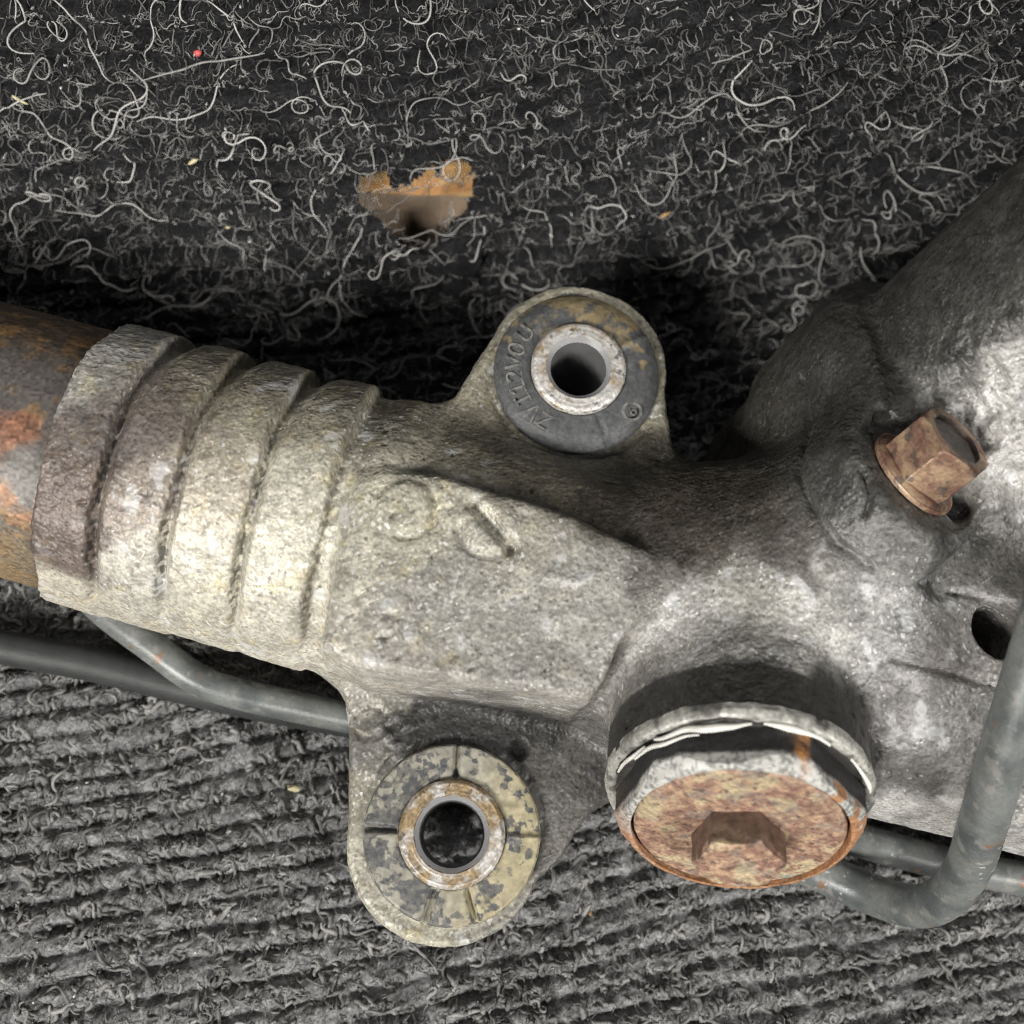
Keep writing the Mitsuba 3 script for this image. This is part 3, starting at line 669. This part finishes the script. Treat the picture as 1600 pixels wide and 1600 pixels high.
# flange bolt on the tower
bx = unit(np.cross(TW_V, TW))
fl = dense([(0.01, 0), (8.2, 0), (8.35, .5), (8.1, 1.0), (7.6, 1.4), (7.3, 1.6), (0.01, 1.6)], .5)
add(N + '__bolt', place(polar(fl, 120), BOLT, TW, bx), 'rusty_bolt', 40)
labels[N + '__bolt'] = {'label': 'rusty flange bolt on the tower'}
bh = manifold3d.CrossSection([[[7.6 * math.cos(math.radians(30 + 60 * k)), 7.6 * math.sin(math.radians(30 + 60 * k))] for k in range(6)]])
bh = bh.offset(-.6, manifold3d.JoinType.Round, circular_segments=32).offset(.6, manifold3d.JoinType.Round, circular_segments=32)
bc = trimesh.creation.revolve(np.array([(0, 1.5), (9, 1.5), (9, 8.6), (6.5, 10), (0, 10)]), sections=90)
bm = manifold3d.Manifold.extrude(bh, 9).translate([0, 0, 1.5]) ^ man(bc)
bm = bm - manifold3d.Manifold.cylinder(4, 4.9, 5.2, 60).translate([0, 0, 9.2])
bm = tri(bm.refine_to_length(.6)); o = np.asarray(bm.vertices); nn = normals(o, np.asarray(bm.faces))
bm.vertices = o + nn * (.5 * (meshkit.fbm(o / 1.8, 3, 45) - .5))[:, None]
add(N + '__bolt__hex_head', place(bm, BOLT, TW, bx), 'rusty_bolt', 40)
wz = dense([(6, -.1), (8.5, -.1), (8.6, -.5), (8.5, -1.0), (6, -1.0)], .5)
add(N + '__bolt__washer', place(polar(wz, 120), BOLT + TW * .9, TW, bx), 'rusty_bolt', 40)

# hydraulic pipes
def pp_(*a): return [P(*x) for x in a]
add(N + '__pipe', tube(pp_((1710, 640, 88), (1664, 860, 82), (1624, 1000, 75), (1596, 1090, 69), (1561, 1205, 60), (1532, 1300, 49), (1500, 1376, 35), (1440, 1416, 23), (1360, 1396, 14), (1270, 1356, 10), (1120, 1290, 8)), 3.95, 32, .8), 'painted_pipe', True)
labels[N + '__pipe'] = {'label': 'grey painted pipe bending under the plug at the right'}
add(N + '__pipe_001', tube(pp_((1180, 1270, 9), (1330, 1310, 9), (1450, 1342, 9), (1560, 1366, 9), (1680, 1385, 9)), 3.4, 28, 1.), 'painted_pipe', True)
labels[N + '__pipe_001'] = {'label': 'straight grey pipe running low behind the bent one'}
add(N + '__pipe_002', tube(pp_((-80, 988, 8), (0, 1010, 8), (130, 1035, 8), (260, 1066, 7), (400, 1098, 7), (560, 1128, 7), (660, 1150, 7)), 3.5, 28, 1.), 'dark_pipe', True)
labels[N + '__pipe_002'] = {'label': 'straight grey pipe lying on the carpet at the left'}
add(N + '__pipe_003', tube(pp_((120, 910, 14), (185, 972, 14), (250, 1020, 14), (310, 1062, 13), (390, 1088, 11.5), (480, 1108, 11), (580, 1128, 11), (680, 1146, 11)), 3.1, 28, .8), 'painted_pipe', True)
labels[N + '__pipe_003'] = {'label': 'pale grey pipe with a bend crossing over the straight one'}

# ------------------------------------------------------------------ carpet
# a sheet with the coordinates (x, l): flat under the rack, then bending up into a wall behind it
WALL, BEND, LEAN = 44.0, 22.0, math.radians(58)
def sheet(x, l, h=0.0):
    x, l = np.broadcast_arrays(np.asarray(x, float), np.asarray(l, float))
    l0 = WALL + 4 * (meshkit.fbm(np.stack([x / 50, 0 * x, 0 * x + 9], -1), 2, 60) - .5) * 2
    t = l - l0; a = np.clip(t / BEND, 0, LEAN); far = np.maximum(t - BEND * LEAN, 0)
    y = np.where(t > 0, l0 + BEND * np.sin(a) + far * math.cos(LEAN), l)
    z = BEND * (1 - np.cos(a)) + far * math.sin(LEAN)
    h = h + 3.0 * (meshkit.fbm(np.stack([x / 40, l / 40, 0 * x], -1), 3, 61) - .5)
    return np.stack([x, y - np.sin(a) * h, z + np.cos(a) * h], -1)
def sheet_frame(x, l):
    e = 1.0; o = sheet(x, l); u = unit(sheet(x + e, l) - sheet(x - e, l)); v = sheet(x, l + e) - sheet(x, l - e); v = unit(v - (v @ u) * u)
    m = np.eye(4); m[:3, 0], m[:3, 1], m[:3, 2], m[:3, 3] = u, v, np.cross(u, v), o
    return m
def rib_phase(x, y):
    w = 3.4 * (meshkit.fbm(np.stack([x / 38, y / 38, 0 * x + 3], -1), 3, 62) - .5) * 2
    a = math.radians(11)
    far = np.clip((y - 30) / 100, 0, 1)
    return (-x * math.sin(a) + y * math.cos(a) + w - far * .0009 * (x + 20) ** 2 * 2) / 5.0
def rib(x, y):
    f = rib_phase(x, y); f = f - np.floor(f)
    return 1 - np.abs(2 * f - 1) ** 2.6                     # 1 on the rib, 0 in the furrow
_gx, _gl = np.meshgrid(np.arange(-140, 170, 1.), np.arange(-118, 165, 1.), indexing='ij')
_c = (sheet(_gx, _gl, 1.5).reshape(-1, 3) - EYE) @ R
_px = np.stack([800 + F * _c[:, 0] / -_c[:, 2], 800 - F * _c[:, 1] / -_c[:, 2]], 1)
_tree = cKDTree(_px)
def on_sheet(px, py):
    d, i = _tree.query([px, py], k=4); w = 1 / (d + 1e-3)
    return np.array([(_gx.ravel()[i] * w).sum(), (_gl.ravel()[i] * w).sum()]) / w.sum()
HOLE = np.array([on_sheet(*q) for q in [(560, 285), (580, 266), (598, 270), (612, 288), (640, 287), (668, 268), (700, 246), (738, 250), (738, 308), (698, 352), (664, 396), (642, 388), (606, 356), (570, 316)]])
def height(x, y, fine=True):
    z = np.where(y < 40, 2.2, 3.2) * rib(x, y) * (0.55 + .9 * meshkit.noise(np.stack([x / 7, y / 7, 0 * x], -1), 63))
    if fine:
        q = np.stack([x, y, 0 * x], -1)
        z = z + np.where(y < 30, 3.0, 2.0) * (meshkit.fbm(q / 2.1, 3, 64) - .5) + .5 * (meshkit.noise(q / .8, 65) - .5)
    return z
gx, gy = np.arange(-150, 175, .5), np.arange(-125, 165, .5)
X, Y = np.meshgrid(gx, gy, indexing='ij')
Zc = height(X, Y)
cv = sheet(X, Y, Zc).reshape(-1, 3); flat = np.stack([X, Y], -1).reshape(-1, 2)
i, j = np.meshgrid(np.arange(len(gx) - 1), np.arange(len(gy) - 1), indexing='ij')
b_ = len(gy)
quad = np.stack([i * b_ + j, (i + 1) * b_ + j, (i + 1) * b_ + j + 1, i * b_ + j + 1], -1).reshape(-1, 4)
import shapely
hole = shapely.Polygon(HOLE)
cx, cy = flat[quad].mean(1).T
wob = np.stack([cx / 2.2, cy / 2.2, 0 * cx], -1)
inside = shapely.contains_xy(hole, cx + 3.6 * (meshkit.fbm(wob, 3, 66) - .5), cy + 3.6 * (meshkit.fbm(wob, 3, 67) - .5))
quad = quad[~inside]
def carpet_color(p, n, uv):
    x, y, z = q_(p)
    f = noise(x / .45, y / .45, z / .45); b = fbm(x / 6, y / 6, z / 6, 3)
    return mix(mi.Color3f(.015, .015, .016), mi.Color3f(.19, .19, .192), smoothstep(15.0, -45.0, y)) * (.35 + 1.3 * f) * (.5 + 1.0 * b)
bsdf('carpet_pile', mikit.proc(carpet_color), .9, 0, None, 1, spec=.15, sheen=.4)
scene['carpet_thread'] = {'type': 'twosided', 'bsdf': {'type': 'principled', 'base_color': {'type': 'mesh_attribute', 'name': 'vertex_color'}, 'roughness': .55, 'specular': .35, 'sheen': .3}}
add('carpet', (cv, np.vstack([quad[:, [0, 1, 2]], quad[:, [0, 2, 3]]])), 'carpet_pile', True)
labels['carpet'] = {'label': 'dark grey ribbed carpet with frayed pale threads and a torn hole', 'kind': 'structure'}

def threads(x0, y0, length, radius, curl, lift, m, sides, seed, over=None):
    """Curly fibres lying on the carpet: (vertices, faces) per fibre stacked as arrays (n, m*sides, 3)."""
    g = np.random.default_rng(seed); n = len(x0)
    t = np.linspace(0, 1, m)
    k = np.zeros((n, m))
    for h in (1, 2, 3):
        k += g.normal(0, 1 / h, (n, 1)) * np.cos(2 * np.pi * (h * .75 * t[None] + g.random((n, 1))))
    th = g.uniform(0, 2 * np.pi, (n, 1)) + np.cumsum(k * curl[:, None] * 2.2 / m, 1)
    ds = (length / (m - 1))[:, None]
    x, y = x0[:, None] + np.cumsum(np.cos(th) * ds, 1), y0[:, None] + np.cumsum(np.sin(th) * ds, 1)
    if over is None:
        z = height(x, y, m < 12)
        if m >= 12:
            kk = np.ones(5) / 5; zp = np.pad(z, ((0, 0), (2, 2)), mode='edge'); z = sum(zp[:, a:a + m] for a in range(5)) / 5
    z = z + radius[:, None] * .6 + lift[:, None] * np.abs(np.sin(np.pi * (t[None] * g.uniform(.6, 2.2, (n, 1)) + g.random((n, 1)))))
    p = sheet(x, y, z)
    d = np.gradient(p, axis=1); d /= np.linalg.norm(d, axis=2, keepdims=True) + 1e-9
    a = np.cross(d, [.13, -.61, .8]); a /= np.linalg.norm(a, axis=2, keepdims=True) + 1e-9
    b = np.cross(d, a); ang = np.linspace(0, 2 * np.pi, sides, endpoint=False)
    r = radius[:, None] * (1 - .55 * np.abs(2 * t[None] - 1) ** 3)
    v = p[:, :, None] + r[:, :, None, None] * (np.cos(ang)[None, None, :, None] * a[:, :, None] + np.sin(ang)[None, None, :, None] * b[:, :, None])
    i, j = np.meshgrid(np.arange(m - 1), np.arange(sides), indexing='ij')
    q = np.stack([i * sides + j, (i + 1) * sides + j, (i + 1) * sides + (j + 1) % sides, i * sides + (j + 1) % sides], -1).reshape(-1, 4)
    return v.reshape(n, m * sides, 3), np.vstack([q[:, [0, 1, 2]], q[:, [0, 2, 3]]])

def stuff(key, n, seed, xr, yr, length, radius, curl, lift, m, sides, grey, keep=None, label=None):
    g = np.random.default_rng(seed)
    x, y = g.uniform(*xr, n), g.uniform(*yr, n)
    ok = ~shapely.contains_xy(hole.buffer(-2.5), x, y)
    if keep is not None: ok &= keep(x, y, g)
    x, y = x[ok], y[ok]; n = len(x)
    v, f = threads(x, y, g.uniform(*length, n), g.uniform(*radius, n), g.uniform(*curl, n), g.uniform(*lift, n), m, sides, seed + 1)
    c = grey[0] + (grey[1] - grey[0]) * g.random(n) ** 2.2
    col = np.repeat(c, m * sides)[:, None] * np.array([1.0, .985, .96]) * g.uniform(.94, 1.06, (n, 1)).repeat(m * sides, 0)
    faces = (f[None] + (np.arange(n) * m * sides)[:, None, None]).reshape(-1, 3)
    add(key, (v.reshape(-1, 3), faces), 'carpet_thread', True, col)
    labels[key] = {'kind': 'stuff'}
crest = lambda x, y, g: g.random(len(x)) < np.where(y < 40, .18, .07) + .9 * rib(x, y) ** np.where(y < 40, 2, 3)
clump = lambda x, y, g: crest(x, y, g) & (g.random(len(x)) < .35 + 1.3 * meshkit.fbm(np.stack([x / 11, y / 11, 0 * x], -1), 3, 68) ** 1.5)
stuff('carpet__fuzz', 46000, 71, (-135, 165), (22, 160), (1.2, 5), (.05, .12), (1, 6), (.1, 1.0), 8, 3, (.06, .52), clump)
stuff('carpet__stray_threads', 2200, 72, (-135, 165), (30, 160), (5, 12), (.07, .15), (1, 6), (.3, 2.0), 16, 4, (.15, .5), clump)
stuff('carpet__wool_loops', 10000, 73, (-135, 150), (-115, 30), (2, 6.5), (.24, .62), (1.5, 6), (.1, 1.2), 8, 5, (.12, .28), crest)
stuff('carpet__fine_fuzz', 22000, 79, (-135, 150), (-115, 22), (1.5, 5), (.06, .13), (1, 6), (.2, 1.8), 8, 3, (.10, .30), crest)
stuff('carpet__lint', 900, 75, (-130, 150), (-112, 158), (.3, .9), (.12, .28), (0, 1), (.4, 1.2), 5, 4, (.3, .8))

# the long frayed threads, one by one
g = np.random.default_rng(77)
nt = 290
X0 = np.r_[g.uniform(-120, 140, 250), g.uniform(-110, 110, 40)]
Y0 = np.r_[g.uniform(40, 158, 250), g.uniform(-105, -30, 40)]
near = np.r_[np.zeros(250), np.ones(40)]
LV, LF = threads(X0, Y0, np.r_[8 + 22 * g.random(250) ** 1.5, g.uniform(6, 14, 40)], np.where(near > 0, .34, g.uniform(.11, .23, nt)), g.uniform(1.2, 6.5, nt), g.uniform(.6, 3.2, nt), 30, 5, 78)
for k in range(nt):
    gl = g.uniform(.28, .58) if not near[k] else g.uniform(.12, .26)
    add('carpet__loose_thread' + (f'_{k:03d}' if k else ''), (LV[k], LF), 'carpet_thread', True, np.tile(np.array([gl, gl * .985, gl * .95]), (150, 1)))

# torn flap at the hole and the brown block that shows through
fx = np.array([on_sheet(*q) for q in [(664, 398), (706, 372), (752, 362), (750, 400), (730, 440), (704, 462)]])
fm = trimesh.creation.extrude_polygon(shapely.Polygon(fx).buffer(1.2).buffer(-.8), 0.9, engine='earcut')
fm = tri(man(fm).refine_to_length(1.0)); o = np.asarray(fm.vertices)
o = sheet(o[:, 0], o[:, 1], o[:, 2] + 2.0 + 2.6 * (meshkit.fbm(o * [.2, .2, 0], 3, 81) - .5) + .5 * meshkit.noise(o, 82))
bsdf('backing_fabric', mikit.proc(carpet_color), .9, 0, fine_bump, .25, spec=.15)
add('carpet__torn_flap', trimesh.Trimesh(o, fm.faces, process=False), 'backing_fabric', 40)
labels['carpet__torn_flap'] = {'label': 'smooth dark flap of torn carpet backing beside the hole'}
def wood_color(p, n, uv):
    x, y, z = q_(p)
    a = fbm(x / 9, y / 1.6, z / 1.6, 4); b = fbm(x / 3, y / 3 + 40, z / 3, 3)
    c = mix(mi.Color3f(.42, .215, .085), mi.Color3f(.58, .37, .16), smoothstep(.3, .7, a))
    return mi.Color3f(mix(c, mi.Color3f(.20, .13, .085), smoothstep(.5, .72, b) * .7))
bsdf('old_wood', mikit.proc(wood_color), .7, 0, fine_bump, .3, spec=.2)
def weathered_color(p, n, uv):
    x, y, z = q_(p)
    return mix(mi.Color3f(.20, .155, .12), mi.Color3f(.34, .25, .17), fbm(x / 6, y / 2, z / 2, 4))
bsdf('weathered_wood', mikit.proc(weathered_color), .7, 0, fine_bump, .3, spec=.2)
hf_ = sheet_frame(*HOLE.mean(0))
def block(w, h, d, x, y, top, tilt=0):
    q = tri(manifold3d.Manifold.cube([w, h, d], True).refine_to_length(1.5)); o = np.asarray(q.vertices); q.vertices = o + .9 * (meshkit.fbm(o / 4, 3, 83) - .5)[:, None] * [1, 1, 1]
    q.apply_transform(trimesh.transformations.rotation_matrix(tilt, (1, 0, 0))); q.apply_translation([x, y, top - d / 2]); q.apply_transform(hf_); return q
add('wooden_block', block(40, 24, 8, 0, 8.6, -6.5, math.radians(4)), 'old_wood', 30)
add('wooden_block__ledge', block(40, 26, 6, 0, -16.2, -10.5, math.radians(-8)), 'weathered_wood', 30)
labels['wooden_block'] = {'label': 'brown wooden block showing through the torn hole in the carpet', 'category': 'wooden block'}

# crumbs on the carpet
bsdf('straw_yellow', (.62, .56, .34), .6); bsdf('red_plastic', (.60, .10, .10), .5); bsdf('chaff_tan', (.48, .30, .13), .6)
def bit(key, px, py, z, L, w, ang, mat, label, cat, group=None):
    q = on_sheet(px, py); c = sheet(q[0], q[1], height(q[:1], q[1:])[0] + .5)
    m = trimesh.creation.icosphere(2, 1.0); m.apply_scale([L / 2, w / 2, w / 2]); o = np.asarray(m.vertices)
    o = o * (1 + .35 * (meshkit.noise(o * 1.1 + px, 91) - .5))[:, None] + np.c_[0 * o[:, 0], .05 * o[:, 0] ** 2, 0 * o[:, 0]]
    m.vertices = o; m.apply_transform(trimesh.transformations.rotation_matrix(math.radians(ang), (0, 0, 1))); fr = sheet_frame(*q); fr[:3, 3] = c; m.apply_transform(fr)
    add(key, m, mat, True); labels[key] = {'label': label, 'category': cat, **({'group': group} if group else {})}
bit('straw_piece', 305, 250, 8, 3.9, .9, 38, 'straw_yellow', 'pale yellow straw piece lying on the carpet above the banded barrel', 'straw')
bit('straw_piece_001', 1038, 338, 6, 4.2, .8, 40, 'chaff_tan', 'tan straw piece caught in threads above the far bushing', 'straw')
bit('straw_piece_002', 460, 1232, 1, 4.0, 1.4, -8, 'straw_yellow', 'cream husk on the carpet left of the near bushing', 'straw')
bit('straw_piece_003', 38, 148, 14, 3.2, .6, -30, 'straw_yellow', 'thin straw sliver on the carpet at the upper left edge', 'straw')
bit('plastic_crumb', 313, 75, 16, 1.5, 1.2, 20, 'red_plastic', 'tiny red crumb on the carpet at the top left', 'crumb')
bit('chaff_crumb', 355, 357, 4, 1.3, 1.0, 70, 'straw_yellow', 'cream crumb on the dark carpet left of the wooden block', 'crumb')
bit('chaff_crumb_001', 925, 1430, 0, 1.4, .9, 80, 'chaff_tan', 'tan crumb on the carpet below the adjuster plug', 'crumb')
